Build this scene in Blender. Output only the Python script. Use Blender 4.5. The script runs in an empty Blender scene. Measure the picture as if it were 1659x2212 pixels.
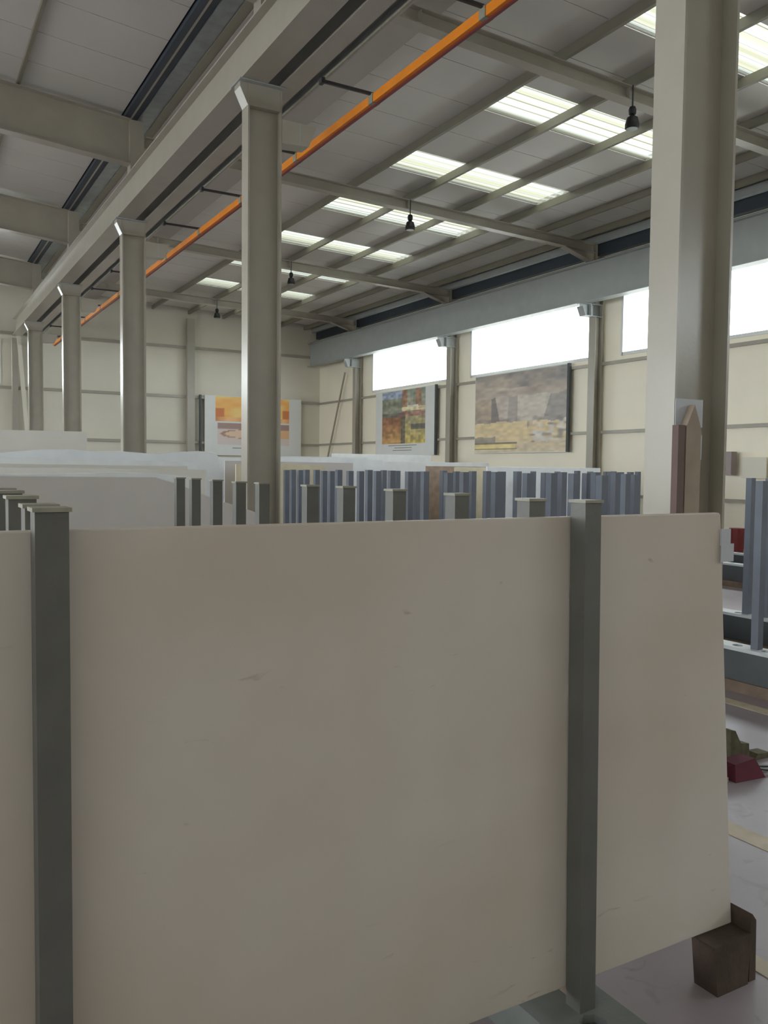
import bpy, bmesh, math, random
from mathutils import Vector, Matrix
random.seed(7)
SC = bpy.context.scene
COL = SC.collection

# ---------------------------------------------------------------- camera
H = 1.65
F_PX, YAW, PITCH, ROLL = 1829.5, .5212, .0508, .0106
Fv = Vector((math.sin(YAW)*math.cos(PITCH), math.cos(YAW)*math.cos(PITCH), -math.sin(PITCH)))
Rv = Vector((math.cos(YAW), -math.sin(YAW), 0)); Uv = Rv.cross(Fv)
R2 = Rv*math.cos(ROLL)+Uv*math.sin(ROLL); U2 = -Rv*math.sin(ROLL)+Uv*math.cos(ROLL)
cd = bpy.data.cameras.new('camera'); cam = bpy.data.objects.new('camera', cd); COL.objects.link(cam)
cd.sensor_fit = 'VERTICAL'; cd.sensor_height = 36.0; cd.lens = 36.0*F_PX/2212.0
cd.clip_start = .05; cd.clip_end = 300
M = Matrix((R2, U2, -Fv)).transposed().to_4x4(); M.translation = Vector((0, 0, H)); cam.matrix_world = M
SC.camera = cam

# ---------------------------------------------------------------- sky, exposure
SC.view_settings.view_transform = 'Standard'; SC.view_settings.look = 'None'
SC.view_settings.gamma = 1; SC.view_settings.use_curve_mapping = False
SC.view_settings.exposure = 2.1
w = bpy.data.worlds.new('overcast_sky'); SC.world = w; w.use_nodes = True
nt = w.node_tree; bg = nt.nodes['Background']
bg.inputs['Color'].default_value = (.93, .97, 1.0, 1); bg.inputs['Strength'].default_value = 3.0
SC.cycles.max_bounces = 8; SC.cycles.diffuse_bounces = 6; SC.cycles.transparent_max_bounces = 12
SC.cycles.use_denoising = True
SC.cycles.sample_clamp_indirect = 6.0

def portal(name, loc, rot, sx, sy):
    l = bpy.data.lights.new(name, 'AREA'); l.shape = 'RECTANGLE'; l.size = sx; l.size_y = sy
    l.cycles.is_portal = True
    o = bpy.data.objects.new(name, l); COL.objects.link(o); o.location = loc; o.rotation_euler = rot
XW = 14.57; YE = 30.6; YR = -9.0; XL = -16.5
WIN_Y = [(-8.6, -3.62), (-2.6, 2.38), (3.4, 8.38), (9.4, 14.38), (15.38, 20.32), (21.5, 26.22)]
WZ0, WZ1 = 4.38, 5.75
for a, b in WIN_Y:
    portal('daylight_portal', (XW+.14, (a+b)/2, (WZ0+WZ1)/2), (0, math.pi/2, 0), WZ1-WZ0, b-a)
    portal('daylight_portal', (XL-.14, (a+b)/2, (WZ0+WZ1)/2), (0, -math.pi/2, 0), WZ1-WZ0, b-a)
EWIN = [(-15.5, -7.2), (-5.8, 2.95)]
for a, b in EWIN:
    portal('daylight_portal', ((a+b)/2, YE+.14, (WZ0+WZ1)/2), (-math.pi/2, 0, 0), b-a, WZ1-WZ0)
LIGHT_DOORS = [(2.5, 8.0, 4.3), (9.6, 13.8, 4.3), (15.5, 20.5, 4.3)]          # unseen door openings added in the left wall for low side light
for a, b, h in LIGHT_DOORS:
    portal('daylight_portal', (XL-.14, (a+b)/2, h/2), (0, -math.pi/2, 0), h, b-a)

# ---------------------------------------------------------------- helpers
class MB:
    def __init__(s): s.v = []; s.f = []
    def add(s, vs, fs):
        n = len(s.v); s.v += [tuple(v) for v in vs]; s.f += [tuple(i+n for i in f) for f in fs]; return s
    def box(s, x0, x1, y0, y1, z0, z1):
        return s.add([(x0,y0,z0),(x1,y0,z0),(x1,y1,z0),(x0,y1,z0),(x0,y0,z1),(x1,y0,z1),(x1,y1,z1),(x0,y1,z1)],
                     [(0,3,2,1),(4,5,6,7),(0,1,5,4),(1,2,6,5),(2,3,7,6),(3,0,4,7)])
    def prism_y(s, prof, y0, y1):          # profile in XZ (counter-clockwise seen from -Y), extruded on Y
        n = len(prof); a = sum(prof[i][0]*prof[(i+1)%n][1]-prof[(i+1)%n][0]*prof[i][1] for i in range(n))
        if a < 0: prof = prof[::-1]
        return s.add([(x,y0,z) for x,z in prof]+[(x,y1,z) for x,z in prof],
                     [tuple(range(n)), tuple(range(2*n-1, n-1, -1))]+[(i, i+n, (i+1)%n+n, (i+1)%n) for i in range(n)])
    def prism_x(s, prof, x0, x1):          # profile in YZ
        n = len(prof); a = sum(prof[i][0]*prof[(i+1)%n][1]-prof[(i+1)%n][0]*prof[i][1] for i in range(n))
        if a < 0: prof = prof[::-1]
        return s.add([(x1,y,z) for y,z in prof]+[(x0,y,z) for y,z in prof],
                     [tuple(range(n)), tuple(range(2*n-1, n-1, -1))]+[(i, i+n, (i+1)%n+n, (i+1)%n) for i in range(n)])
    def lathe(s, prof, cx, cy, seg=16):    # profile [(r,z)...] from bottom to top
        vs = []; fs = []
        for r, z in prof:
            for k in range(seg):
                a = 2*math.pi*k/seg; vs.append((cx+r*math.cos(a), cy+r*math.sin(a), z))
        for j in range(len(prof)-1):
            for k in range(seg):
                k2 = (k+1) % seg; fs.append((j*seg+k, j*seg+k2, (j+1)*seg+k2, (j+1)*seg+k))
        fs.append(tuple(range(seg-1, -1, -1))); fs.append(tuple(range((len(prof)-1)*seg, len(prof)*seg)))
        return s.add(vs, fs)
    def bar(s, p, q, w, h):                # box bar between two points
        p = Vector(p); q = Vector(q); d = (q-p).normalized()
        up = Vector((0,0,1)) if abs(d.z) < .95 else Vector((0,1,0))
        a = d.cross(up).normalized()*w/2; b = a.cross(d).normalized()*h/2
        return s.add([p-a-b, p+a-b, p+a+b, p-a+b, q-a-b, q+a-b, q+a+b, q-a+b],
                     [(0,1,2,3),(7,6,5,4),(0,4,5,1),(1,5,6,2),(2,6,7,3),(3,7,4,0)])

def link(name, data, mat=None, parent=None, loc=None):
    o = bpy.data.objects.new(name, data); COL.objects.link(o)
    if mat is not None and data is not None and not data.materials: data.materials.append(mat)
    if parent is not None: o.parent = parent
    if loc is not None: o.location = loc
    return o
def world_loc(o):
    v = Vector((0,0,0))
    while o is not None: v += o.location; o = o.parent
    return v
def part(name, mb, mat, parent=None, loc=None, bevel=0, label=None, smooth=False):
    """mesh given in world coordinates; becomes a child of parent or a top-level object with origin loc"""
    base = world_loc(parent) if parent is not None else Vector(loc or (0,0,0))
    me = bpy.data.meshes.new(name)
    me.from_pydata([(x-base.x, y-base.y, z-base.z) for x,y,z in mb.v], [], mb.f); me.update()
    if smooth:
        for p in me.polygons: p.use_smooth = True
    o = link(name, me, mat, parent, None if parent is not None else base)
    if bevel:
        m = o.modifiers.new('bevel', 'BEVEL'); m.width = bevel; m.segments = 2; m.limit_method = 'ANGLE'
    if label: o['label'] = label
    return o
def thing(name, label, cat, loc, group=None):
    o = link(name, None, loc=loc); o.empty_display_size = .1
    return tag(o, label, cat, group)
def tag(o, label, cat, group=None):
    o['label'] = label; o['category'] = cat; o['kind'] = 'thing'
    if group: o['group'] = group
    return o
def struct(o, label=None):
    o['kind'] = 'structure'
    if label: o['label'] = label
    return o
def dup(root, loc, label, group=None):
    r = root.copy(); COL.objects.link(r); r.location = loc; r['label'] = label
    if group: r['group'] = group
    for ch in list(root.children):
        c = ch.copy(); COL.objects.link(c); c.parent = r
        for g in list(ch.children):
            d = g.copy(); COL.objects.link(d); d.parent = c
    return r

# ---------------------------------------------------------------- materials
def newmat(name):
    m = bpy.data.materials.new(name); m.use_nodes = True
    return m, m.node_tree, m.node_tree.nodes['Principled BSDF']
def mat(name, c, rough=.5, metal=0, var=.06, scale=3.0, bump=0, bscale=60, spec=.5):
    m, t, b = newmat(name)
    tc = t.nodes.new('ShaderNodeTexCoord'); n = t.nodes.new('ShaderNodeTexNoise')
    n.inputs['Scale'].default_value = scale; n.inputs['Detail'].default_value = 5
    t.links.new(tc.outputs['Object'], n.inputs['Vector'])
    r = t.nodes.new('ShaderNodeValToRGB'); e = r.color_ramp.elements
    e[0].position = .3; e[1].position = .7
    e[0].color = tuple(max(0, x*(1-var)) for x in c)+(1,); e[1].color = tuple(min(1, x*(1+var)) for x in c)+(1,)
    t.links.new(n.outputs['Fac'], r.inputs['Fac']); t.links.new(r.outputs['Color'], b.inputs['Base Color'])
    b.inputs['Roughness'].default_value = rough; b.inputs['Metallic'].default_value = metal
    b.inputs['Specular IOR Level'].default_value = spec
    if bump:
        n2 = t.nodes.new('ShaderNodeTexNoise'); n2.inputs['Scale'].default_value = bscale; n2.inputs['Detail'].default_value = 4
        t.links.new(tc.outputs['Object'], n2.inputs['Vector'])
        bp = t.nodes.new('ShaderNodeBump'); bp.inputs['Strength'].default_value = bump; bp.inputs['Distance'].default_value = .01
        t.links.new(n2.outputs['Fac'], bp.inputs['Height']); t.links.new(bp.outputs['Normal'], b.inputs['Normal'])
    return m
def S(r, g, b):      # sRGB 0-255 -> linear
    return tuple(((c/255)/12.92 if c/255 <= .04045 else ((c/255+.055)/1.055)**2.4) for c in (r, g, b))

STEEL = mat('painted_steel_grey_beige', S(166,161,149), .28, var=.05, bump=.05)
STEELD = mat('painted_steel_grey', S(164,169,168), .45, var=.05)
PURL = mat('purlin_steel', S(134,130,115), .45, var=.05)
DECK = mat('ceiling_sheet', S(205,202,197), .4, var=.03, scale=.8)
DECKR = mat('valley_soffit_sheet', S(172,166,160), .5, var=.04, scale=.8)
WALLM = mat('wall_panel_cream', S(222,218,203), .5, var=.025, scale=1.2)
WALLR = mat('wall_panel_cream_lit', S(250,243,224), .5, var=.02, scale=1.2)  # copy of the cream panel, lightened to stand in for light on the right wall
MAUVE = mat('mauve_box', S(160,148,148), .6)
GALV = mat('galvanised_steel', S(150,158,160), .35, metal=.6, var=.15, scale=5)
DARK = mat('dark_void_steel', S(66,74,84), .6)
ORANGE = mat('orange_plastic_rail', S(235,140,30), .4, var=.08)
BLACK = mat('black_lamp_metal', S(22,24,28), .4)
ROD = mat('dark_rod', S(55,55,58), .5)
POST = mat('rack_post_grey_paint', S(102,102,98), .45, var=.10, scale=7, bump=.08)
POSTB = mat('rack_post_blue_grey_paint', S(104,110,122), .5, var=.08, scale=5)
RAIL = mat('rack_rail_grey_paint', S(118,122,120), .5, var=.10, scale=6, bump=.1)
RAILB = mat('rack_rail_dark_grey', S(74,78,81), .5, var=.1, scale=5)
RAILTOP = mat('rack_rail_pale_top', S(196,202,205), .45, var=.08, scale=6)  # paler than the rail sides
CAP = mat('worn_steel_cap', S(148,146,132), .45, var=.12, scale=20)
WOOD = mat('dark_timber', S(78,64,56), .8, var=.25, scale=9, bump=.4, bscale=40)
WOODL = mat('brown_timber', S(122,104,90), .8, var=.15, scale=8, bump=.3)
PLANK = mat('pale_timber', S(160,145,130), .8, var=.12, scale=6)
BROWN = mat('brown_board', S(104,84,80), .7, var=.12)
PAPER = mat('white_paper', S(196,200,208), .7, var=.03)
WRAP = mat('white_blue_plastic_wrap', S(240,244,248), .35, var=.05, scale=4, bump=.25, bscale=14)
CREAM = mat('cream_stone', S(218,208,180), .5, var=.08, scale=5)
PINKST = mat('mauve_grey_stone', S(208,203,200), .45, var=.03, scale=2)
GREYST = mat('pale_grey_stone', S(222,220,214), .45, var=.03, scale=2)
BROWNST = mat('brown_veined_stone', S(168,148,132), .5, var=.2, scale=6)
YELLOW = mat('yellow_floor_paint', S(196,184,162), .6, var=.10, scale=12)
RED = mat('red_plastic', S(120,40,42), .5, var=.1)
REDD = mat('dark_red_cloth', S(96,34,52), .8, var=.15)
SCRAP = mat('olive_scrap_wood', S(98,92,74), .9, var=.3, scale=20)
WHITEM = mat('white_frame', S(225,228,226), .4, var=.02)
GREENM = mat('dark_green_grey_base', S(84,92,86), .6, var=.1, scale=8)
MIDG = mat('text_grey', S(150,150,140), .7)
CONC = mat('outside_concrete', S(150,148,142), .9, var=.1, scale=.5)

def slab_marble():
    m, t, b = newmat('beige_marble')
    tc = t.nodes.new('ShaderNodeTexCoord')
    def noise(sc, det, vec=None, dist=0):
        n = t.nodes.new('ShaderNodeTexNoise'); n.inputs['Scale'].default_value = sc; n.inputs['Detail'].default_value = det
        n.inputs['Distortion'].default_value = dist
        t.links.new(vec or tc.outputs['Object'], n.inputs['Vector']); return n
    def ramp(src, a, ca, bb, cb):
        r = t.nodes.new('ShaderNodeValToRGB'); e = r.color_ramp.elements
        e[0].position = a; e[0].color = ca; e[1].position = bb; e[1].color = cb
        t.links.new(src, r.inputs['Fac']); return r
    big = ramp(noise(1.1, 3).outputs['Fac'], .35, S(203,191,180)+(1,), .65, S(217,211,204)+(1,))
    mp = t.nodes.new('ShaderNodeMapping'); mp.inputs['Scale'].default_value = (5, 5, 22)
    mp.inputs['Rotation'].default_value = (0, .12, 0)
    t.links.new(tc.outputs['Object'], mp.inputs['Vector'])
    v = ramp(noise(1.6, 6, mp.outputs['Vector'], .6).outputs['Fac'], .66, (0,0,0,1), .78, (1,1,1,1))
    mk = ramp(noise(2.3, 2).outputs['Fac'], .52, (0,0,0,1), .66, (1,1,1,1))
    mu = t.nodes.new('ShaderNodeMath'); mu.operation = 'MULTIPLY'
    t.links.new(v.outputs['Color'], mu.inputs[0]); t.links.new(mk.outputs['Color'], mu.inputs[1])
    mu2 = t.nodes.new('ShaderNodeMath'); mu2.operation = 'MULTIPLY'; mu2.inputs[1].default_value = .85
    t.links.new(mu.outputs[0], mu2.inputs[0])
    mx = t.nodes.new('ShaderNodeMixRGB'); mx.inputs['Color2'].default_value = S(128,116,104)+(1,)
    t.links.new(mu2.outputs[0], mx.inputs['Fac']); t.links.new(big.outputs['Color'], mx.inputs['Color1'])
    t.links.new(mx.outputs['Color'], b.inputs['Base Color']); b.inputs['Roughness'].default_value = .42
    return m
MARBLE = slab_marble()

def floor_mat():
    m, t, b = newmat('lilac_grey_concrete')
    tc = t.nodes.new('ShaderNodeTexCoord')
    n = t.nodes.new('ShaderNodeTexNoise'); n.inputs['Scale'].default_value = .9; n.inputs['Detail'].default_value = 6
    t.links.new(tc.outputs['Object'], n.inputs['Vector'])
    r = t.nodes.new('ShaderNodeValToRGB'); e = r.color_ramp.elements
    e[0].position = .3; e[0].color = S(138,128,133)+(1,); e[1].position = .7; e[1].color = S(166,157,163)+(1,)
    t.links.new(n.outputs['Fac'], r.inputs['Fac'])
    n2 = t.nodes.new('ShaderNodeTexNoise'); n2.inputs['Scale'].default_value = 7; n2.inputs['Detail'].default_value = 4; n2.inputs['Distortion'].default_value = 1
    t.links.new(tc.outputs['Object'], n2.inputs['Vector'])
    r2 = t.nodes.new('ShaderNodeValToRGB'); r2.color_ramp.elements[0].position = .62; r2.color_ramp.elements[1].position = .75
    t.links.new(n2.outputs['Fac'], r2.inputs['Fac'])
    mx = t.nodes.new('ShaderNodeMixRGB'); mx.inputs['Color2'].default_value = S(116,108,110)+(1,)
    mm = t.nodes.new('ShaderNodeMath'); mm.operation = 'MULTIPLY'; mm.inputs[1].default_value = .5
    t.links.new(r2.outputs['Color'], mm.inputs[0]); t.links.new(mm.outputs[0], mx.inputs['Fac'])
    t.links.new(r.outputs['Color'], mx.inputs['Color1']); t.links.new(mx.outputs['Color'], b.inputs['Base Color'])
    b.inputs['Roughness'].default_value = .4
    return m
FLOORM = floor_mat()

def sheet_mat(name, tint, transl):
    m = bpy.data.materials.new(name); m.use_nodes = True; t = m.node_tree
    for n in list(t.nodes): t.nodes.remove(n)
    out = t.nodes.new('ShaderNodeOutputMaterial'); mix = t.nodes.new('ShaderNodeMixShader')
    tr = t.nodes.new('ShaderNodeBsdfTransparent'); tr.inputs['Color'].default_value = tint+(1,)
    tl = t.nodes.new('ShaderNodeBsdfTranslucent'); tl.inputs['Color'].default_value = tint+(1,)
    mix.inputs['Fac'].default_value = transl
    t.links.new(tr.outputs[0], mix.inputs[1]); t.links.new(tl.outputs[0], mix.inputs[2]); t.links.new(mix.outputs[0], out.inputs[0])
    return m
FIBRE = sheet_mat('translucent_corrugated_sheet', (.30, .32, .26), .6)
def rib_stripes(m):
    t = m.node_tree; tc = t.nodes.new('ShaderNodeTexCoord'); sp = t.nodes.new('ShaderNodeSeparateXYZ')
    t.links.new(tc.outputs['Object'], sp.inputs[0])
    a = t.nodes.new('ShaderNodeMath'); a.operation = 'MULTIPLY'; a.inputs[1].default_value = 2*math.pi/.24; t.links.new(sp.outputs['Y'], a.inputs[0])
    b = t.nodes.new('ShaderNodeMath'); b.operation = 'SINE'; t.links.new(a.outputs[0], b.inputs[0])
    r = t.nodes.new('ShaderNodeValToRGB'); e = r.color_ramp.elements
    e[0].position = .0; e[0].color = (.088, .087, .062, 1); e[1].position = .85; e[1].color = (.135, .142, .125, 1)
    c = t.nodes.new('ShaderNodeMapRange'); c.inputs['From Min'].default_value = -1; t.links.new(b.outputs[0], c.inputs['Value'])
    t.links.new(c.outputs[0], r.inputs['Fac'])
    for n in t.nodes:
        if n.type in ('BSDF_TRANSPARENT', 'BSDF_TRANSLUCENT'): t.links.new(r.outputs['Color'], n.inputs['Color'])
rib_stripes(FIBRE)
def glass_mat():
    m = bpy.data.materials.new('window_glass'); m.use_nodes = True; t = m.node_tree
    for n in list(t.nodes): t.nodes.remove(n)
    out = t.nodes.new('ShaderNodeOutputMaterial'); mix = t.nodes.new('ShaderNodeMixShader')
    tr = t.nodes.new('ShaderNodeBsdfTransparent'); tr.inputs['Color'].default_value = (.93,.95,.95,1)
    gl = t.nodes.new('ShaderNodeBsdfGlossy'); gl.inputs['Roughness'].default_value = .03
    mix.inputs['Fac'].default_value = .06
    t.links.new(tr.outputs[0], mix.inputs[1]); t.links.new(gl.outputs[0], mix.inputs[2]); t.links.new(mix.outputs[0], out.inputs[0])
    return m
GLASS = glass_mat()

def print_mat():
    m, t, b = newmat('printed_poster'); a = t.nodes.new('ShaderNodeAttribute'); a.attribute_name = 'ink'
    t.links.new(a.outputs['Color'], b.inputs['Base Color']); b.inputs['Roughness'].default_value = .45
    return m
PRINT = print_mat()

# ---------------------------------------------------------------- large structure
fl = struct(part('floor', MB().box(XL-.2, XW+.2, YR-.2, YE+.2, -.2, 0), FLOORM, loc=(0,0,0)), 'lilac grey concrete workshop floor with worn painted lines')
struct(part('ground_outside', MB().box(-70, 70, -60, 90, -.45, -.2), CONC, loc=(0,0,-.2)), 'concrete yard outside the hall')
part('painted_line', MB().box(3.265, 3.385, -4, 26, .0005, .003), YELLOW, fl, label='worn yellow line nearest the big column')
part('painted_line', MB().box(2.44, 2.52, -4, 26, .0005, .003), YELLOW, fl, label='narrow yellow line beside the timber block')
part('painted_line', MB().box(5.12, 5.24, -4, 26, .0005, .003), YELLOW, fl, label='faded yellow line in front of the empty rack')

def wall_x(name, x0, x1, wins, ztop, label, doors=()):
    mb = MB(); ys = [YR]+[v for ab in wins for v in ab]+[YE]; pv = YR
    for a, b, h in doors: mb.box(x0, x1, pv, a, 0, WZ0); mb.box(x0, x1, a, b, h, WZ0); pv = b
    mb.box(x0, x1, pv, YE, 0, WZ0); mb.box(x0, x1, YR, YE, WZ1, ztop)
    for i in range(0, len(ys), 2): mb.box(x0, x1, ys[i], ys[i+1], WZ0, WZ1)
    return struct(part(name, mb, WALLR if x0 > 0 else WALLM, loc=(x0, 0, 0)), label)
wr = wall_x('wall_right', XW, XW+.12, WIN_Y, 7.35, 'cream sandwich panel wall with a long strip of high windows')
wl = wall_x('wall_left', XL-.12, XL, WIN_Y, 8.2, 'cream panel wall of the far bay', LIGHT_DOORS)
mb = MB()
xs = [XL]+[v for ab in EWIN for v in ab]+[XW]
mb.box(XL, XW, YE, YE+.12, 0, WZ0)
for i in range(0, len(xs), 2): mb.box(xs[i], xs[i+1], YE, YE+.12, WZ0, WZ1)
mb.box(XL, XW, YE, YE+.12, WZ1, 9.2)
we = struct(part('wall_back', mb, WALLM, loc=(0, YE, 0)), 'far end wall of cream panels and steel girts')
mb = MB().box(XL, XW, YR-.12, YR, 0, 9.2)
wf = struct(part('wall_front', mb, WALLM, loc=(0, YR, 0)), 'closed cream wall behind the photographer')

# windows
k = 0
for a, b in WIN_Y:
    for side, x0, x1 in (('r', XW-.03, XW+.13), ('l', XL-.13, XL+.03)):
        k += 1
        fr = MB(); t_ = .05
        fr.box(x0, x1, a, b, WZ0-t_, WZ0+.02); fr.box(x0, x1, a, b, WZ1-.02, WZ1+t_)
        fr.box(x0, x1, a-t_, a+.02, WZ0-t_, WZ1+t_); fr.box(x0, x1, b-.02, b+t_, WZ0-t_, WZ1+t_)
        o = struct(part('window_%d' % k, fr, WHITEM, loc=((x0+x1)/2, (a+b)/2, WZ0)))
        part('pane', MB().box((x0+x1)/2-.006, (x0+x1)/2+.006, a+.02, b-.02, WZ0+.02, WZ1-.02), GLASS, o)
for a, b in EWIN:
    k += 1; fr = MB()
    fr.box(a, b, YE-.03, YE+.13, WZ0-.05, WZ0+.02); fr.box(a, b, YE-.03, YE+.13, WZ1-.02, WZ1+.05)
    fr.box(a-.05, a+.02, YE-.03, YE+.13, WZ0-.05, WZ1+.05); fr.box(b-.02, b+.05, YE-.03, YE+.13, WZ0-.05, WZ1+.05)
    o = struct(part('window_%d' % k, fr, WHITEM, loc=((a+b)/2, YE, WZ0)))
    part('pane', MB().box(a+.02, b-.02, YE+.04, YE+.052, WZ0+.02, WZ1-.02), GLASS, o)

# girts on the walls
for z in (4.2, 2.59):
    part('girt', MB().box(XW-.10, XW, YR, YE-.1, z-.05, z+.02), STEEL, wr)
for z in (1.1,): part('girt', MB().box(XW-.10, XW, YR, YE-.1, z-.05, z+.02), STEEL, wr)
for z in (6.0, 4.22, 2.57, 1.0):
    part('girt', MB().box(XL+.1, XW-.1, YE-.12, YE, z-.06, z+.03), STEEL, we)
for x in (9.28, -4.5, -10.5):
    part('wall_post', MB().box(x-.14, x+.14, YE-.30, YE-.12, 0, 7.0), STEEL, we)
part('brace', MB().bar((XW-.16, 28.1, 5.2), (XW-.16, 29.9, 1.2), .05, .05), STEEL, wr)
part('brace', MB().bar((3.50, YE-.36, 5.9), (3.93, YE-.36, 0), .13, .05), WALLM, we, label='pale diagonal brace')
part('wall_post', MB().box(3.30, 3.48, YE-.34, YE-.12, 0, 5.8), STEEL, we)

# ceiling: right bay deck of one metre sheets with skylights, left bay deck
def zr(x): return 7.45-.035*(x-6)
def zl(x): return 7.66+.09*(3.4-x) if x > -6.5 else 7.66+.09*9.9-.09*(-6.5-x)
SKX = (7.97, 11.80)
ceil = struct(link('ceiling', None, loc=(6, 10, 7.4)), 'sheet roof with translucent strips')
def slope_box(mb, x0, x1, y0, y1, zf, th, off=0):
    return mb.prism_y([(x0, zf(x0)+off), (x1, zf(x1)+off), (x1, zf(x1)+off+th), (x0, zf(x0)+off+th)], y0, y1)
def child_copy(src, parent, dy):
    c = src.copy(); COL.objects.link(c); c.parent = parent; c.location = (src.location.x, src.location.y+dy, src.location.z); return c
g = .006
y = -8.8; n = 0; full = None; left = None; sk = None
JX = 4.7
while y < YE-.6:
    y1 = min(y+1.0, YE)
    is_sky = (round((y-1.2)/1.0) % 3 == 0)
    def tile(nm, x0, x1, zf, m, th=.06):
        return part(nm, slope_box(MB(), x0, x1, y+g, y1-g, zf, th), m, ceil)
    if is_sky:
        tile('roof_panel', JX, SKX[0], zr, DECK); tile('roof_panel', SKX[1], XW+.1, zr, DECK)
        # corrugated skylight
        prof = []; N = 20; yy0, yy1 = y-.005, y1+.005
        vs = []; fs = []
        for i in range(N*4+1):
            yy = yy0+(yy1-yy0)*i/(N*4); ph = (i % 16)
            dz = .0 if ph < 7 else (.035*(ph-6)/2 if ph < 9 else (.035 if ph < 14 else .035*(16-ph)/2))
            for x in SKX: vs.append((x, yy, zr(x)+.012+min(dz, .035)))
        for i in range(N*4): fs.append((2*i, 2*i+1, 2*i+3, 2*i+2))
        part('skylight', MB().add(vs, fs), FIBRE, ceil, label='translucent corrugated roof light')
        portal('daylight_portal', ((SKX[0]+SKX[1])/2, (y+y1)/2, zr(SKX[0])+.10), (0, 0, 0), SKX[1]-SKX[0], 1.0)
        for xa, xb in ((-5.6, -1.9), (-11.2, -7.5)):
            part('skylight', MB().add([(xa, yy0, zl(xa)+.02), (xb, yy0, zl(xb)+.02), (xb, yy1, zl(xb)+.02), (xa, yy1, zl(xa)+.02)], [(0,1,2,3)]), FIBRE, ceil)
            portal('daylight_portal', ((xa+xb)/2, (y+y1)/2, max(zl(xa), zl(xb))+.1), (0, 0, 0), xb-xa, 1.0)
        for xa, xb in ((-1.9, 3.42), (-7.5, -5.6), (XL-.1, -11.2)):
            if xa < -6.5 < xb:
                tile('roof_panel', xa, -6.5, zl, DECK); tile('roof_panel', -6.5, xb, zl, DECK)
            else: tile('roof_panel', xa, xb, zl, DECK)
    else:
        tile('roof_panel', JX, XW+.1, zr, DECK)
        tile('roof_panel', -6.5, 3.42, zl, DECK); tile('roof_panel', XL-.1, -6.5, zl, DECK)
    y += 1.0
part('roof_backing', MB().box(3.38, 4.74, YR, YE, 7.95, 8.0).box(4.69, 4.74, YR, YE, 7.58, 7.95).box(3.38, 3.43, YR, YE, 7.74, 7.95), DARK, ceil)
# outer roof skin keeps daylight out of the joints
RS = MB(); slope_box(RS, 4.66, SKX[0]-.02, YR, YE+.1, zr, .03, .075); slope_box(RS, SKX[1]+.02, XW+.12, YR, YE+.1, zr, .03, .075)
slope_box(RS, -1.88, 3.45, YR, YE+.1, zl, .03, .075)
slope_box(RS, -6.5, -5.62, YR, YE+.1, zl, .03, .075); slope_box(RS, -7.48, -6.5, YR, YE+.1, zl, .03, .075); slope_box(RS, XL-.12, -11.22, YR, YE+.1, zl, .03, .075)
yy = -8.8
while yy < YE:
    if round((yy-1.2)) % 3 != 0:
        for a, b in ((SKX[0]-.05, SKX[1]+.05), (-5.65, -1.85), (-11.25, -7.45)):
            slope_box(RS, a, b, yy-.01, yy+1.01, zl if a < 0 else zr, .03, .076)
    yy += 1.0
part('roof_skin', RS, DARK, ceil)
# purlins
for x in (7.94, 9.25, 10.55, 11.80, 12.85, 13.85):
    p = MB(); z = zr(x); p.box(x, x+.02, YR, YE, z-.13, z-.004); p.box(x, x+.06, YR, YE, z-.14, z-.13)
    part('purlin', p, PURL, ceil)
for x in (1.75, -.9, -3.6): part('purlin', MB().box(x, x+.05, YR, YE, zl(x)-.07, zl(x)-.003), PURL, ceil)
# valley: soffit, gutter, beams between the two roofs
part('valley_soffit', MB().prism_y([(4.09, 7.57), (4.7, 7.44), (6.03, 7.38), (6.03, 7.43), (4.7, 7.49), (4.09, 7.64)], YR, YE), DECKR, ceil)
part('valley_gutter', MB().prism_y([(3.69, 7.60), (3.94, 7.60), (3.94, 7.9), (3.69, 7.9)], YR, YE), GALV, ceil)
part('valley_beam', MB().box(3.945, 4.085, YR, YE, 7.58, 7.9), PURL, ceil)
part('valley_edge_channel', MB().box(3.45, 3.55, YR, YE, 7.60, 7.8).box(3.59, 3.685, YR, YE, 7.62, 7.8), DARK, ceil)
part('valley_edge_strip', MB().box(3.553, 3.587, YR, YE, 7.605, 7.64), STEEL, ceil)
# right eave purlin and gap shade
part('eave_purlin', MB().box(14.2, 14.32, YR, YE, 6.96, 7.12), STEELD, ceil)
part('eave_gap_shade', MB().box(14.40, 14.55, YR, YE, 6.72, 7.1), DARK, ceil)  # dark box that paints the shade of the open gap under the eave

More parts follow.
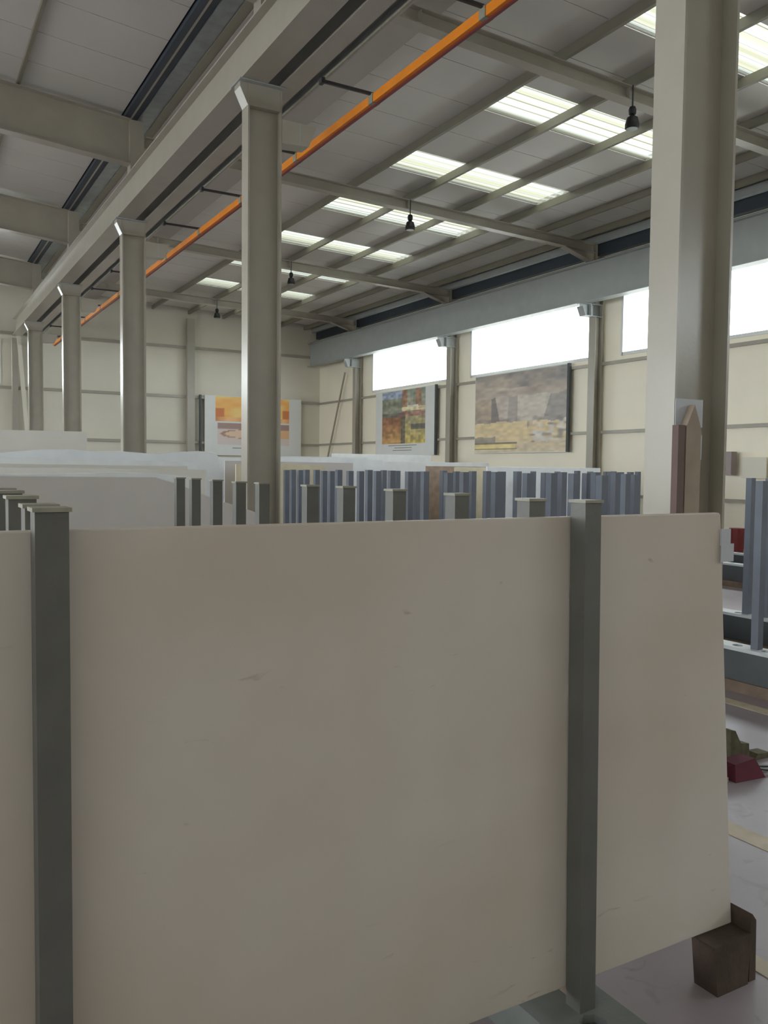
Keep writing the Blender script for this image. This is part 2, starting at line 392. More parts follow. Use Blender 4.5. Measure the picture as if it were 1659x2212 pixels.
# ---------------------------------------------------------------- steel frame
YC = [3.05+6*i for i in range(0, 5)]
col_lab = {3.05: 'huge nearest grey steel column at right with paper notice and timber plank in its web',
           9.05: 'tall grey steel column in the middle, its foot behind the stone slabs',
           15.05: 'grey steel column rising behind the white wrapped slabs, left of the middle column',
           21.05: 'fourth grey steel column along the crane beam, behind the tall pale slab',
           27.05: 'farthest slim grey steel column at the far left',
           -2.95: 'grey steel column behind the photographer'}
def make_column(y):
    r = thing('steel_column', col_lab[round(y,2)], 'column', (3.595, y, 0), 'columns under the crane beam'); y += .03
    part('base_plate', MB().box(3.36, 3.82, y-.15, y+.15, 0, .025), STEEL, r)
    part('flange', MB().box(3.39, 3.408, y-.095, y+.095, .025, 5.855), STEEL, r)
    part('flange', MB().box(3.772, 3.79, y-.095, y+.095, .025, 5.85), STEEL, r)
    part('web', MB().box(3.409, 3.771, y-.006, y+.006, .025, 5.85), STEEL, r)
    part('capital', MB().prism_y([(3.30, 5.855), (3.30, 5.80), (3.389, 5.62), (3.389, 5.855)], y-.09, y+.09).box(3.409, 3.771, y-.09, y-.007, 5.62, 5.855).box(3.409, 3.771, y+.007, y+.09, 5.62, 5.855), STEEL, r)
    part('cap_plate', MB().box(3.28, 3.82, y-.15, y+.15, 5.856, 5.868), STEELD, r)
    cb = part('bracket', MB().prism_y([(3.791, 5.28), (4.12, 5.30), (4.21, 5.54), (3.791, 5.54)], y-.1, y+.1), STEEL, r)
    part('stiffener', MB().box(4.0, 4.02, y-.095, y-.101, 5.3, 5.54), STEELD, cb)
    part('upper_post', MB().box(3.53, 3.76, y-.11, y+.11, 6.45, 7.55), STEEL, r)
    return r
c0 = make_column(3.05)
for y in YC:
    if abs(y-3.05) > .1: dup(c0, (3.595, y, 0), col_lab[round(y,2)])

# crane runway beam above the columns
rb = thing('crane_runway_beam', 'long grey crane beam running along the tops of the inner columns', 'beam', (3.6, 10, 5.87))
part('bottom_flange', MB().box(3.30, 3.60, YR+.1, YE-.35, 5.87, 5.89), STEEL, rb)
part('web', MB().box(3.425, 3.445, YR+.1, YE-.35, 5.89, 6.40), STEEL, rb)
part('top_flange', MB().box(3.33, 3.54, YR+.1, YE-.35, 6.40, 6.42), STEEL, rb)
part('crane_rail', MB().box(3.41, 3.46, YR+.1, YE-.35, 6.42, 6.45), ROD, rb)
rb2 = thing('crane_runway_beam', 'second grey crane beam beside the long one, over the orange rail side', 'beam', (3.86, 10, 5.87))
part('bottom_flange', MB().box(3.75, 3.97, YR+.1, YE-.35, 5.87, 5.89), STEEL, rb2)
part('web', MB().box(3.85, 3.87, YR+.1, YE-.35, 5.89, 6.40), STEELD, rb2)
part('top_flange', MB().box(3.76, 3.98, YR+.1, YE-.35, 6.40, 6.42), STEELD, rb2)
part('edge_angle', MB().box(4.07, 4.10, YR+.1, YE-.35, 5.86, 5.89), CAP, rb2)
part('edge_angle', MB().box(4.10, 4.115, YR+.1, YE-.35, 5.86, 6.0), STEELD, rb2)
part('walkway_plate', MB().box(3.975, 4.10, YR+.1, YE-.35, 5.97, 5.985), STEELD, rb2)

# orange conductor rail and its rods
orr = thing('conductor_rail', 'bright orange conductor rail running under the roof beside the crane beam', 'rail', (4.5, 10, 5.55))
part('rail_body', MB().box(4.46, 4.54, YR+.2, YE-1.0, 5.56, 5.65), ORANGE, orr)
part('red_edge', MB().box(4.50, 4.53, YR+.2, YE-1.0, 5.545, 5.559), RED, orr)
for i in range(-2, 6):
    yy = .1+4.0*i+ (0 if i else 0)
yy = 2.1
while yy < 29:
    part('rail_joint', MB().box(4.452, 4.548, yy+.0, yy+.09, 5.555, 5.656), CAP, orr)
    rod = part('support_rod', MB().bar((3.88, yy+.045, 5.66), (4.56, yy+.045, 5.66), .03, .03), ROD, orr)
    part('rod_end', MB().box(3.86, 3.90, yy+.01, yy+.08, 5.63, 5.69), ROD, rod)
    yy += 2.0

# roof beams of the right bay
beam_lab = {9.05: 'sloping roof beam nearest, from the orange rail to behind the big column',
            15.05: 'second sloping roof beam with a hanging lamp, ending left of the big column',
            21.05: 'third sloping roof beam, landing on the wall column right of the small poster',
            27.05: 'farthest sloping roof beam before the end wall', 3.05: 'sloping roof beam overhead near the big column',
            -2.95: 'sloping roof beam behind the photographer'}
def zb(x): return 7.03-.035*(x-6)
def make_rafter(y):
    r = thing('roof_beam', beam_lab[round(y,2)], 'beam', (9, y, 7.0), 'sloping roof beams of the right bay')
    a, b = 3.80, 14.235
    part('web', MB().prism_y([(a, zb(a)+.014), (b, zb(b)+.014), (b, zb(b)+.19), (a, zb(a)+.19)], y-.006, y+.006), STEEL, r)
    part('bottom_flange', MB().prism_y([(a, zb(a)), (b, zb(b)), (b, zb(b)+.014), (a, zb(a)+.014)], y-.09, y+.09), STEEL, r)
    part('top_flange', MB().prism_y([(a, zb(a)+.19), (b, zb(b)+.19), (b, zb(b)+.205), (a, zb(a)+.205)], y-.09, y+.09), STEEL, r)
    hx = 13.3
    part('haunch', MB().prism_y([(hx, zb(hx)-.001), (14.235, 6.51), (14.235, zb(14.3)-.001)], y-.012, y+.012)
         .prism_y([(hx, zb(hx)-.016), (14.235, 6.495), (14.235, 6.51), (hx, zb(hx)-.001)], y-.09, y+.09), STEEL, r)
    for x in (5.6, 9.1): part('stiffener', MB().box(x-.006, x+.006, y-.085, y-.007, zb(x)+.02, zb(x)+.18), STEEL, r)
    return r
r0 = make_rafter(3.05)
for y in YC:
    if abs(y-3.05) > .1: dup(r0, (9, y, 7.0), beam_lab[round(y,2)])
lb_lab = {9.05: 'deep roof beam of the left bay, just above the top edge', 15.05: 'deep roof beam of the left bay, nearest in view at the left edge',
          21.05: 'second deep roof beam of the left bay, below the nearest one', 27.05: 'farthest deep roof beam of the left bay',
          3.05: 'deep roof beam of the left bay above the photographer', -2.95: 'deep roof beam of the left bay behind the photographer'}
def make_left(y):
    r = thing('deep_roof_beam', lb_lab[round(y,2)], 'beam', (0, y, 7.0), 'deep roof beams of the left bay')
    a, b, c = 3.52, -6.5, XL+.1
    def z0(x): return 6.80+.083*(3.59-x) if x >= b else 6.80+.083*(3.59-b)-.083*(b-x)
    def z1(x): return zl(x)-.09
    def two(lo, hi, y0, y1):
        m_ = MB()
        for p, q in ((a, b), (b, c)): m_.prism_y([(p, lo(p)), (q, lo(q)), (q, hi(q)), (p, hi(p))], y0, y1)
        return m_
    part('web', two(lambda x: z0(x)+.015, lambda x: z1(x)-.015, y-.006, y+.006), STEEL, r)
    part('bottom_flange', two(z0, lambda x: z0(x)+.015, y-.11, y+.11), STEEL, r)
    part('top_flange', two(lambda x: z1(x)-.015, z1, y-.11, y+.11), STEEL, r)
    return r
l0 = make_left(3.05)
for y in YC:
    if abs(y-3.05) > .1: dup(l0, (0, y, 7.0), lb_lab[round(y,2)])

# wall columns with corbels, right side
wc_lab = {9.05: 'steel wall column hidden behind the big column', 15.05: 'steel wall column with a corbel between the quarry poster and the big column',
          21.05: 'steel wall column with a corbel between the two wall posters', 27.05: 'steel wall column with a pale corbel near the far corner, left of the windows',
          3.05: 'steel wall column outside the frame to the right', -2.95: 'steel wall column behind the photographer'}
def make_wcol(y):
    r = thing('wall_column', wc_lab[round(y,2)], 'column', (14.4, y, 0), 'steel columns along the window wall')
    part('base_plate', MB().box(14.15, 14.565, y-.16, y+.16, 0, .02), STEEL, r)
    part('flange', MB().box(14.24, 14.254, y-.11, y+.11, .02, 5.27), STEEL, r)
    part('flange', MB().box(14.455, 14.467, y-.11, y+.11, .02, 6.7), STEEL, r)
    part('web', MB().box(14.255, 14.454, y-.006, y+.006, .02, 6.7), STEEL, r)
    part('upper_flange', MB().box(14.24, 14.254, y-.11, y+.11, 5.56, 6.95), STEEL, r)
    cb = part('corbel', MB().prism_y([(13.84, 5.556), (13.84, 5.47), (13.93, 5.28), (14.45, 5.28), (14.45, 5.556)], y-.006-.0, y+.006)
              .box(13.84, 14.455, y-.1, y+.1, 5.545, 5.556).prism_y([(13.84, 5.47), (13.93, 5.27), (13.93, 5.282), (13.84, 5.485)], y-.1, y+.1)
              .box(13.93, 14.454, y-.1, y+.1, 5.27, 5.282), STEELD, r)
    part('stiffener', MB().box(14.1, 14.112, y-.1, y-.007, 5.283, 5.544), STEELD, cb)
    return r
w0 = make_wcol(3.05)
for y in YC:
    if abs(y-3.05) > .1: dup(w0, (14.4, y, 0), wc_lab[round(y,2)])
rw = thing('crane_runway_beam', 'deep grey crane beam along the window wall, above the windows', 'beam', (14.0, 10, 5.57))
part('bottom_flange', MB().box(13.86, 14.14, YR+.1, YE-.35, 5.57, 5.59), STEELD, rw)
part('web', MB().box(13.99, 14.01, YR+.1, YE-.35, 5.59, 6.44), STEELD, rw)
part('top_flange', MB().box(13.88, 14.12, YR+.1, YE-.35, 6.44, 6.46), STEELD, rw)
part('crane_rail', MB().box(13.97, 14.03, YR+.1, YE-.35, 6.46, 6.50), ROD, rw)

# hanging lamps
lamp_lab = {9.05: 'black hanging lamp nearest, beside the big column', 15.05: 'black hanging lamp in front of the second row of roof lights',
            21.05: 'small black hanging lamp just right of the middle column', 27.05: 'farthest tiny black hanging lamp, left of the middle column'}
def make_lamp(y):
    x = 9.1; r = thing('hanging_lamp', lamp_lab[round(y,2)], 'lamp', (x, y-.14, 6.5), 'black hanging hall lamps')
    yy = y-.14
    part('rod', MB().lathe([(.012, 6.80), (.012, 7.10)], x, yy, 8), ROD, r)
    part('ballast', MB().lathe([(.03, 6.68), (.05, 6.70), (.055, 6.76), (.04, 6.80), (.015, 6.81)], x, yy, 16), BLACK, r)
    sh = part('lamp_shade', MB().lathe([(.085, 6.50), (.10, 6.505), (.10, 6.56), (.075, 6.65), (.03, 6.68)], x, yy, 20), BLACK, r)
    part('lens', MB().lathe([(.08, 6.495), (.08, 6.4995)], x, yy, 20), GALV, sh)
    return r
m0 = make_lamp(9.05)
for y in (15.05, 21.05, 27.05): dup(m0, (9.1, y-.14, 6.5), lamp_lab[round(y,2)])

# ---------------------------------------------------------------- posters
def poster_mesh(name, p0, ux, W, Hh, nx, nz, fn, parent):
    """flat printed sheet: p0 lower left corner, ux unit vector of its width"""
    me = bpy.data.meshes.new(name); base = world_loc(parent); vs = []; fs = []
    for j in range(nz+1):
        for i in range(nx+1):
            p = Vector(p0)+Vector(ux)*(W*i/nx)+Vector((0,0,Hh*j/nz))-base; vs.append(tuple(p))
    for j in range(nz):
        for i in range(nx):
            a = j*(nx+1)+i; fs.append((a, a+1, a+nx+2, a+nx+1))
    me.from_pydata(vs, [], fs); at = me.color_attributes.new('ink', 'FLOAT_COLOR', 'POINT')
    k = 0
    for j in range(nz+1):
        for i in range(nx+1):
            c = S(*[min(250, q_*1.10+8) for q_ in fn(i/nx, j/nz)]); at.data[k].color = (c[0], c[1], c[2], 1); k += 1
    return link(name, me, PRINT, parent)
def h2(a, b): return (math.sin(a*127.1+b*311.7)*43758.5453) % 1
def vn(x, y):
    xi, yi = math.floor(x), math.floor(y); fx, fy = x-xi, y-yi; fx = fx*fx*(3-2*fx); fy = fy*fy*(3-2*fy)
    return (h2(xi,yi)*(1-fx)+h2(xi+1,yi)*fx)*(1-fy)+(h2(xi,yi+1)*(1-fx)+h2(xi+1,yi+1)*fx)*fy
def mixc(a, b, t): t = max(0, min(1, t)); return tuple(a[i]*(1-t)+b[i]*t for i in range(3))
def sh(c, k): return tuple(max(0, min(255, v*k)) for v in c)
def quarry(u, v):
    n = vn(u*9, v*12)
    e = v+.03*(vn(u*14, 3)-.5)
    if e > .80: c = mixc((132,128,128), (178,166,150), 1.3*vn(u*7+3, v*9)-.2)
    elif e > .70: c = mixc((150,138,132), (196,186,170), n)
    elif e > .38:
        if u < .2: c = mixc((150,134,122), (190,176,156), vn(u*8, v*22))
        elif u < .24+.06*(.7-e)*3: c = (128,120,118)
        elif u < .40-.05*(.7-e): c = mixc((196,186,174), (176,166,158), vn(u*26, 1))
        elif u < .50: c = (160,154,148)
        elif u < .84-.22*(.7-e): c = mixc((194,186,174), (184,178,168), vn(u*14, 8))
        else: c = (150,146,142)
        if e < .44: c = mixc(c, (126,118,114), 1.5*vn(u*16, v*20)-.5)
    elif e > .12:
        c = mixc((208,190,148), (198,180,150), n)
        if u > .66: c = mixc(c, (200,194,186), 3*(vn(u*20, v*26)-.35))
        if u > .6: c = mixc(c, (136,130,124), 4*(.34-vn(u*18+5, v*24)))
        if u < .25 and e < .2: c = (150,142,130)
    else: c = mixc((202,190,166), (190,176,150), n)
    if .05 < v < .11 and u < .48: c = (214,196,140)
    if (.035 < v < .05 or .11 < v < .125) and u < .5: c = (120,112,96)
    return sh(c, .93+.14*vn(u*22+4, v*34))
def interior(u, v):
    n = vn(u*8, v*10)
    if v > .58:
        if u < .48: c = (142,156,176) if v > .86 else mixc((96,108,92), (150,150,134), vn(u*9, v*12))
        else:
            c = (150,118,98) if (u < .6 or .78 < u < .92) else mixc((120,138,126), (166,158,138), n)
            if .60 < v < .68: c = (210,196,160)
        if .68 < v < .71 and .6 < u < .85: c = (205,208,205)
    elif v > .50: c = mixc((196,150,120), (110,88,96), vn(u*12, v*14)) if u > .4 else (104,106,98)
    elif u < .46: c = mixc((136,96,74), (176,140,92), 1-v*2+.4*(n-.5))
    elif u < .56: c = (104,100,86)
    else: c = mixc((188,168,96), (150,144,118), v*2+.4*(n-.5)); c = (98,98,90) if (.26 < v < .36 and u > .68) else c
    return sh(c, .82+.36*vn(u*17+2, v*23)+.1*(vn(u*40, v*9)-.5))
def amber(u, v):
    n = vn(u*7, v*6)
    c = mixc((226,150,70), (246,196,120), n)
    if v < .55 and (u < .12 or .9 < u): c = (190,110,60)
    if v < .16: c = mixc((180,120,70), (232,186,130), vn(u*12, 2))
    return c
def basin(u, v):
    d = math.hypot((u-.42)/.36, (v-.5)/.2)
    c = (150,124,118) if v > .74 else (196,184,180)
    if d < 1: c = (206,180,156)
    if .9 < d < 1.08: c = (160,124,100)
    if u > .7 and .3 < v < .74: c = mixc(c, (206,154,96), .7)
    return c
def blue_blur(u, v): return mixc((90,96,110), (140,146,150), vn(u*5, v*5))

q = thing('quarry_poster', 'large faded poster of a stone quarry under the wide window', 'poster', (14.45, 18.0, 2.13))
part('backing_board', MB().box(14.44, 14.468, 16.06, 19.95, 2.12, 4.31), WHITEM, q)
poster_mesh('print', (14.437, 19.93, 2.14), (0, -1, 0), 3.85, 2.15, 150, 90, quarry, q)
part('edge_batten', MB().box(14.40, 14.468, 15.98, 16.055, 2.12, 4.31), RAILB, q)
q = thing('interior_poster', 'white poster with a colourful room photo, left of the quarry poster', 'poster', (14.45, 23.9, 2.1))
part('backing_board', MB().box(14.44, 14.468, 22.02, 25.79, 2.10, 4.27), WHITEM, q)
poster_mesh('print', (14.437, 25.33, 2.49), (0, -1, 0), 2.73, 1.75, 100, 80, interior, q)
for z, a, b in ((2.42, 23.1, 24.9), (2.34, 23.4, 24.5), (2.26, 23.4, 24.6)):
    part('text_line', MB().box(14.436, 14.4395, a, b, z, z+.025), MIDG, q)
part('edge_batten', MB().box(14.40, 14.468, 21.94, 22.015, 2.10, 4.27), RAILB, q)
q = thing('photo_poster', 'white poster with two photos, half hidden behind the middle column', 'poster', (11.7, 30.45, 2.1))
part('backing_board', MB().box(9.83, 13.70, 30.44, 30.475, 2.10, 4.30), WHITEM, q)
poster_mesh('print', (10.24, 30.437, 3.36), (1, 0, 0), 2.95, .92, 48, 20, amber, q)
poster_mesh('print', (10.32, 30.437, 2.50), (1, 0, 0), 2.87, .80, 48, 20, basin, q)
part('caption', MB().box(10.9, 11.4, 30.436, 30.4395, 2.36, 2.39), MIDG, q)
part('edge_batten', MB().box(9.62, 9.70, 30.40, 30.475, 1.2, 4.30), RAILB, q)

# ---------------------------------------------------------------- racks
def ray(px, py): return Fv+R2*((px-829.5)/F_PX)-U2*((py-1106)/F_PX)
def on_x(px, py, X): d = ray(px, py); t = X/d.x; return (X, d.y*t, d.z*t+H)

def holed_top(mb, x0, x1, ya, yb, z, pitch=.25, r=.042, th=.008):
    """rail top plate with a round hole in each cell"""
    n = max(1, int(round((yb-ya)/pitch))); dy = (yb-ya)/n; cx = (x0+x1)/2
    for i in range(n):
        a = ya+i*dy; b = a+dy; cy = (a+b)/2
        out = [(x1,cy),(x1,b),(cx,b),(x0,b),(x0,cy),(x0,a),(cx,a),(x1,a)]
        inn = [(cx+r*math.cos(math.pi/4*k), cy+r*math.sin(math.pi/4*k)) for k in range(8)]
        vs = [(p[0], p[1], z) for p in out]+[(p[0], p[1], z) for p in inn]+[(p[0], p[1], z-th*3) for p in inn]
        fs = [(k, (k+1) % 8, (k+1) % 8+8, k+8) for k in range(8)]+[(k+8, (k+1) % 8+8, (k+1) % 8+16, k+16) for k in range(8)]
        mb.add(vs, fs)
def add_rail(root, x0, x1, ya, yb, z0, z1, sidem, topm, hole=True):
    r = part('rail', MB().box(x0, x1, ya, yb, z0, z1-.026), sidem, root)
    mb = MB(); holed_top(mb, x0, x1, ya, yb, z1)
    mb.box(x0, x0+.004, ya, yb, z1-.026, z1-.0005); mb.box(x1-.004, x1, ya, yb, z1-.026, z1-.0005)
    part('rail_top', mb, topm, r)
    return r
def add_post(root, x, y, z0, z1, s, m, cap=True, lean=0):
    mb = MB().box(x-s/2, x+s/2, y-s/2, y+s/2, z0, z1-.008)
    mb.v = [(vx+(lean if vz < z0+.01 else 0), vy, vz) for vx, vy, vz in mb.v]
    p = part('post', mb, m, root)
    if cap: part('post_cap', MB().box(x-s/2-.005, x+s/2+.005, y-s/2-.005, y+s/2+.005, z1-.008, z1), CAP, p)
    return p

ra = thing('slab_rack', 'grey post rack in the foreground holding the large beige slab', 'rack', (1.0, 8, 0))
XA, XB = .255, 1.65
add_rail(ra, XB-.13, XB+.13, 1.3, 16.5, .0, .12, RAIL, RAIL)
add_rail(ra, XA-.13, XA+.13, 1.3, 16.5, .0, .12, RAIL, RAIL)
part('cross_beam', MB().box(XA+.131, XB-.131, 1.55, 1.75, 0, .09), GREENM, ra)
for yy in (6.0, 11.0, 16.0): part('cross_beam', MB().box(XA+.131, XB-.131, yy, yy+.12, 0, .09), GREENM, ra)
# timber bearers on the rails
for xx in (XA, XB): part('timber_bearer', MB().box(xx+.02, xx+.125, 1.80, 16.0, .1205, .165), WOODL, ra)
for (px, py) in [(1262,1079),(1147,1076),(988,1065),(855,1056),(748,1050),(670,1047),(567,1042),(517,1040),(467,1036),(421,1033),(388,1031)]:
    X, Y, Z = on_x(px, py, XB)
    if abs(px-1262) < 1: Y, Z = 1.752, 1.571
    add_post(ra, XB, Y, .12, Z, .058, POST, lean=.022 if px == 1262 else 0)
for (px, py) in [(106,1097),(84,1088),(45,1070),(18,1059),(3,1054)]:
    X, Y, Z = on_x(px, py, XA)
    if px == 106: Y, Z = 1.752, 1.569
    add_post(ra, XA, Y, .12, Z, .062, POST)
for i in range(3): add_post(ra, XA, 4.2+i*1.1, .12, 1.56, .058, POST)

def slab(label, x0, x1, y, th, z0, top, m, group=None, name='stone_slab', xb=None):
    prof = [(x0, z0)]+[(x1 if xb is None else xb, z0)]+list(reversed([(x0+(x1-x0)*u, zz) for u, zz in top]))
    o = part(name, MB().prism_y(prof, y, y+th), m, loc=((x0+x1)/2, y, z0), bevel=.004)
    tag(o, label, 'slab', group)
    return o
gA = 'stone slabs standing in the foreground rack'
slab('large upright beige marble slab filling the foreground, faint grey veins', -.55, 2.25, 1.785, .022, .165,
     [(0, 1.521), (.25, 1.5215), (.9975, 1.5235), (1, 1.517)], MARBLE, gA, xb=2.365)
# slabs further back in the same rack
slab('mauve grey slab with a broken sloping right corner, behind the foreground posts', -.4, 2.62, 6.62, .03, .165,
     [(0, 1.575), (.71, 1.566), (.765, 1.515), (.87, 1.39), (.975, 1.29), (1, 1.25)], PINKST, gA)
slab('thin slab in white film, its wavy edge just above the mauve slab', -.3, 2.05, 6.72, .03, .165,
     [(0, 1.585), (.45, 1.585), (.62, 1.592), (.75, 1.605), (.88, 1.595), (1, 1.57)], WRAP, gA)
slab('pale grey slab behind the mauve slab, square right end', -.2, 2.47, 7.6, .03, .165, [(0, 1.63), (.6, 1.63), (1, 1.625)], GREYST, gA)
slab('pale grey slab with a slightly higher straight edge, second behind the mauve slab', -.2, 2.40, 7.95, .03, .165, [(0, 1.665), (1, 1.655)], GREYST, gA)
slab('white plastic wrapped slab with a flat top, in front of the bulging wrapped one', -.2, 2.62, 8.35, .05, .165,
     [(0, 1.70), (.3, 1.715), (.9, 1.705), (1, 1.69)], WRAP, gA, name='wrapped_slab')
slab('blue white plastic wrapped slab with a bulging top and rounded right end', -.1, 2.95, 8.62, .10, .165,
     [(0, 1.72), (.3, 1.76), (.42, 1.80), (.52, 1.805), (.57, 1.79), (.66, 1.80), (.78, 1.775), (.84, 1.80), (.92, 1.815), (.97, 1.81), (.99, 1.78), (1, 1.70)], WRAP, gA, name='wrapped_slab')
slab('tall pale grey slab standing above the wrapped slabs at the left edge', -.5, 2.42, 13.0, .04, .165, [(0, 2.13), (1, 2.15)], GREYST, gA)
slab('grey slab edge low behind the tall pale one', -.4, 2.5, 12.2, .03, .165, [(0, 1.86), (1, 1.86)], GREYST, gA)

# timber block under the slab end
tb = thing('timber_block', 'dark brown timber block standing under the right end of the large beige slab', 'block', (2.27, 1.78, 0))
part('block', MB().prism_y([(2.21, 0), (2.355, 0), (2.365, .164), (2.19, .164)], 1.71, 1.80), WOOD, tb)
part('side_plank', MB().prism_y([(2.368, 0), (2.40, .0), (2.395, .20), (2.375, .225), (2.368, .20)], 1.715, 1.80), WOOD, tb)
nt_ = thing('paper_label', 'small white paper labels stuck over the right edge of the beige slab', 'label', (2.29, 1.78, 1.3))
part('tag_sheet', MB().box(2.248, 2.292, 1.778, 1.7835, 1.42, 1.472), PAPER, nt_)
part('tag_sheet', MB().box(2.246, 2.306, 1.776, 1.7775, 1.368, 1.425), PAPER, nt_)

# the empty rack on the right and the loaded racks behind
rng = random.Random(3)
def back_rack(label, xs, ya, yb, posts, y0wood=True):
    r = thing('slab_rack', label, 'rack', ((xs[0]+xs[1])/2, (ya+yb)/2, 0))
    for x in xs:
        part('timber_runner', MB().box(x-.02, x+.20, ya, yb, 0, .085), WOODL, r)
        add_rail(r, x, x+.17, ya, yb, .0855, .333, RAILB, RAILTOP)
    yy = ya+.8
    while yy < yb: part('cross_beam', MB().box(xs[0]+.171, xs[1]-.001, yy, yy+.12, .10, .26), RAILB, r); yy += 2.4
    for i, x in enumerate(xs):
        for (Y, Z) in posts[i]: add_post(r, x+.085, Y, .333, Z, .06 if Y < 5.5 else .078, POSTB, cap=False)
    return r
def row(pxs, X, z):
    out = []
    for px in pxs:
        P = on_x(px, 1018, X)
        if any(sy-.05 < P[1] < sy+.10 for sy in SLAB_Y[X]): continue
        out.append((P[1], z+rng.uniform(-.012, .012)))
    return out
SLAB_Y = {5.55: (13.1, 13.5, 14.0, 14.4, 15.0, 15.6, 16.4), 6.865: (13.1, 13.5, 14.0, 14.4, 15.0, 15.6, 16.4),
          10.535: (13.0, 13.9, 14.8, 16.8, 17.6, 19.4, 20.4), 11.965: (13.0, 13.9, 14.8, 16.8, 17.6, 19.4, 20.4)}
r1a = [619, 633, 648, 662, 684, 700, 716, 732, 756, 779, 797, 815, 846, 884, 918, 969, 1003, 1072, 1140, 1192, 1240, 1301, 1352]
r1b = [706, 735, 762, 829, 858, 901, 958, 986, 1021, 1052, 1084, 1118, 1178, 1215, 1268, 1287, 1330, 1371]
r2a = [1152, 1204, 1247, 1275, 1318, 1341, 1362]
r2b = [1226, 1309, 1326, 1378]
b1 = back_rack('blue grey post rack just beyond the big column, white topped rails at the right edge', (5.465, 6.78), 2.6, 18.0,
    [[on_x(1641, 1200, 5.55)[1:2]+(1.60,)]+row(r1a, 5.55, 1.63), [on_x(1617, 1200, 6.865)[1:2]+(1.61,), on_x(1659, 1200, 6.865)[1:2]+(1.61,)]+row(r1b, 6.865, 1.635)])
b2 = back_rack('farther blue grey post rack in front of the posters', (10.45, 11.88), 6.0, 22.0,
    [row(r2a, 10.535, 1.65), row(r2b, 11.965, 1.655)])

gB = 'stone slabs in the racks near the posters'
T = [(0, 0), (1, 0)]
def flat(z, z2=None): return [(0, z), (1, z2 if z2 else z)]
items2 = [
 (9.72, 12.62, 13.0, .05, 1.715, WRAP, 'light blue wrapped slab standing nearest the big column, long straight top'),
 (9.60, 12.45, 13.9, .04, 1.70, CREAM, 'cream slab just behind the nearest light blue wrapped one'),
 (9.5, 12.4, 14.8, .04, 1.72, BROWNST, 'brown veined slab in the middle of the farther rack'),
 (9.3, 12.60, 16.8, .05, 1.82, WRAP, 'light blue wrapped slab under the wall column between the posters'),
 (9.4, 12.5, 17.6, .04, 1.80, CREAM, 'cream slab behind the wrapped slab under the posters'),
 (9.6, 12.60, 19.4, .05, 2.03, WRAP, 'highest blue wrapped slab, under the interior poster'),
 (9.5, 12.5, 20.4, .04, 1.90, GREYST, 'pale grey slab at the far end of the farther rack')]
for x0, x1, y, th, z, m, lab in items2: slab(lab, x0, x1, y, th, .334, flat(z), m, gB, 'wrapped_slab' if m is WRAP else 'stone_slab')
items1 = [
 (4.75, 6.35, 13.1, .04, [(0,1.70),(.5,1.72),(1,1.69)], CREAM, 'short cream slab right of the middle column, nearest of its row'),
 (4.70, 7.1, 13.5, .04, [(0,1.76),(1,1.75)], PINKST, 'mauve grey slab in the row right of the middle column'),
 (4.75, 8.0, 14.0, .05, [(0,1.80),(.25,1.80),(.42,1.835),(.7,1.84),(1,1.82)], WRAP, 'blue white wrapped slab with a stepped top right of the middle column'),
 (4.8, 8.0, 14.4, .04, [(0,1.79),(1,1.80)], BROWNST, 'brown veined slab among the wrapped ones right of the middle column'),
 (4.9, 8.2, 15.0, .05, [(0,1.83),(.3,1.83),(.45,1.87),(1,1.88)], WRAP, 'higher blue white wrapped slab behind the stepped one'),
 (4.9, 8.0, 15.6, .04, [(0,1.84),(1,1.83)], CREAM, 'cream slab far back in the row right of the middle column'),
 (4.9, 8.0, 16.4, .05, [(0,1.86),(1,1.86)], GREYST, 'pale grey slab farthest in the row right of the middle column')]
for x0, x1, y, th, tp, m, lab in items1: slab(lab, x0, x1, y, th, .334, tp, m, gB, 'wrapped_slab' if m is WRAP else 'stone_slab')

# ---------------------------------------------------------------- things at the big column
yw = 2.983
o = part('paper_notice', MB().box(3.392, 3.592, yw-.004, yw-.001, 1.88, 2.02), PAPER, loc=(3.5, yw, 1.9)); tag(o, 'white paper notice on the big column behind the pointed plank', 'notice')
o = part('paper_slip', MB().box(3.50, 3.592, yw-.004, yw-.001, 1.715, 1.84), PAPER, loc=(3.55, yw, 1.8)); tag(o, 'small white paper slip on the big column, right of the plank', 'notice')
o = part('timber_plank', MB().prism_y([(3.425, .0255), (3.54, .0255), (3.535, 1.87), (3.485, 1.99), (3.428, 1.88)], yw-.045, yw-.006), PLANK, loc=(3.48, yw-.03, 0)); tag(o, 'pale timber plank with a pointed top standing against the big column', 'plank')
o = part('brown_board', MB().box(3.37, 3.418, yw-.045, yw-.006, .0255, 1.885), BROWN, loc=(3.39, yw-.03, 0)); tag(o, 'narrow brown board standing beside the pointed plank', 'board')

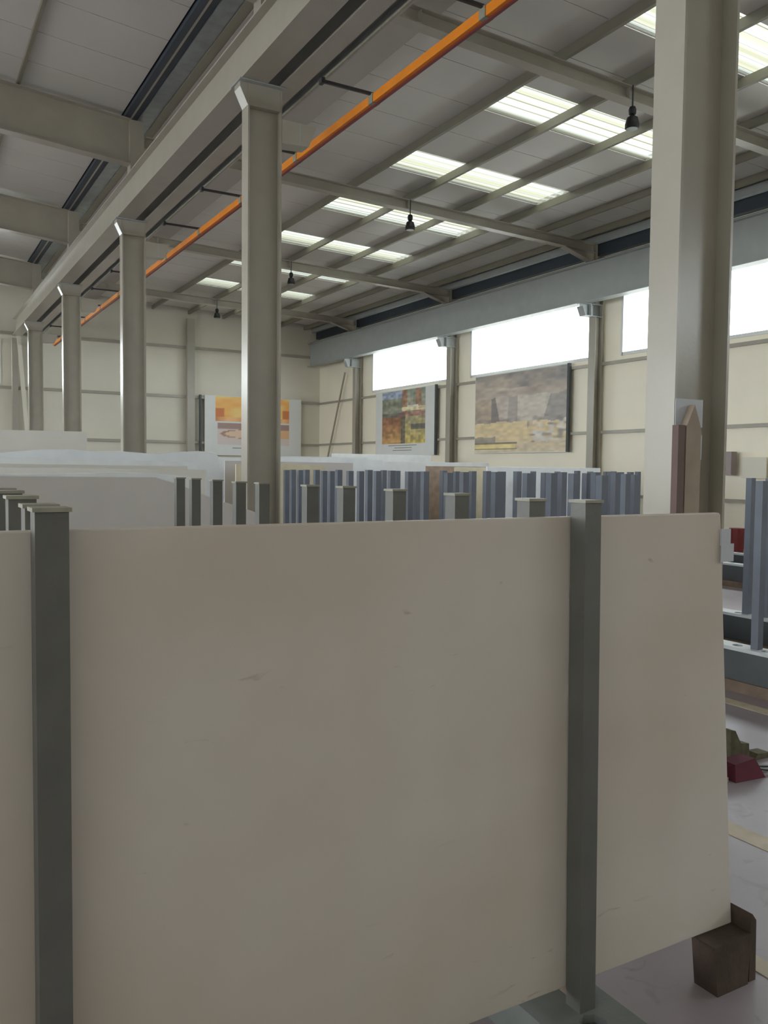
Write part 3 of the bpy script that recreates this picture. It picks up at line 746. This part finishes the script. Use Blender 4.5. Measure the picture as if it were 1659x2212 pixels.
# loose things on the floor at right
sc = thing('scrap_wood', 'olive brown splintered scrap wood on the floor right of the beige slab', 'scrap', (4.2, 3.15, 0))
def poly(pts, y0, y1): return MB().prism_y(pts, y0, y1)
part('splinter', poly([(4.06, 0), (4.22, 0), (4.21, .10), (4.14, .11), (4.09, .19), (4.05, .2)], 3.1, 3.2), SCRAP, sc)
part('splinter', poly([(4.23, 0), (4.36, .0), (4.37, .03), (4.27, .035)], 3.08, 3.16), SCRAP, sc)
rc = thing('red_strap_bundle', 'dark red cloth bundle with black strap ends on the floor right of the beige slab', 'strap', (3.97, 2.97, 0))
part('cloth', MB().add([(3.84,2.90,0),(4.06,2.88,0),(4.08,3.05,0),(3.86,3.08,0),(3.87,2.93,.085),(4.02,2.92,.10),(4.03,3.02,.095),(3.89,3.04,.08)],
     [(0,3,2,1),(4,5,6,7),(0,1,5,4),(1,2,6,5),(2,3,7,6),(3,0,4,7)]), REDD, rc)
part('strap', MB().bar((4.05, 2.96, .03), (4.26, 2.84, .006), .03, .008), ROD, rc)
part('strap', MB().bar((4.05, 2.99, .03), (4.30, 2.93, .006), .02, .008), ROD, rc)

bx_, by_, bz_ = on_x(1594, 1141, 13.0)
cr = thing('red_bin', 'dark red bin seen past the right end of the beige slab', 'bin', (bx_, by_, 0))
part('bin_body', MB().lathe([(.09, 0), (.125, bz_-.09)], bx_, by_, 20), RED, cr)
part('bin_rim', MB().lathe([(.145, bz_-.089), (.145, bz_)], bx_, by_, 20), RED, cr)
def wpos(px, py, X=14.46): return on_x(px, py, X)
a_ = wpos(1572, 976); b_ = wpos(1590, 1026)
o = part('wall_box', MB().box(14.30, 14.46, b_[1], a_[1]+.15, b_[2], a_[2]), MAUVE, loc=(14.4, a_[1], b_[2])); tag(o, 'mauve brown box on the window wall right of the big column', 'box')
a_ = wpos(1604, 988); b_ = wpos(1656, 1034)
o = part('wall_sheet', MB().box(14.44, 14.467, b_[1], a_[1], b_[2], a_[2]), WALLM, loc=(14.45, a_[1], b_[2])); tag(o, 'pale sheet fixed on the window wall at the right edge', 'sign')
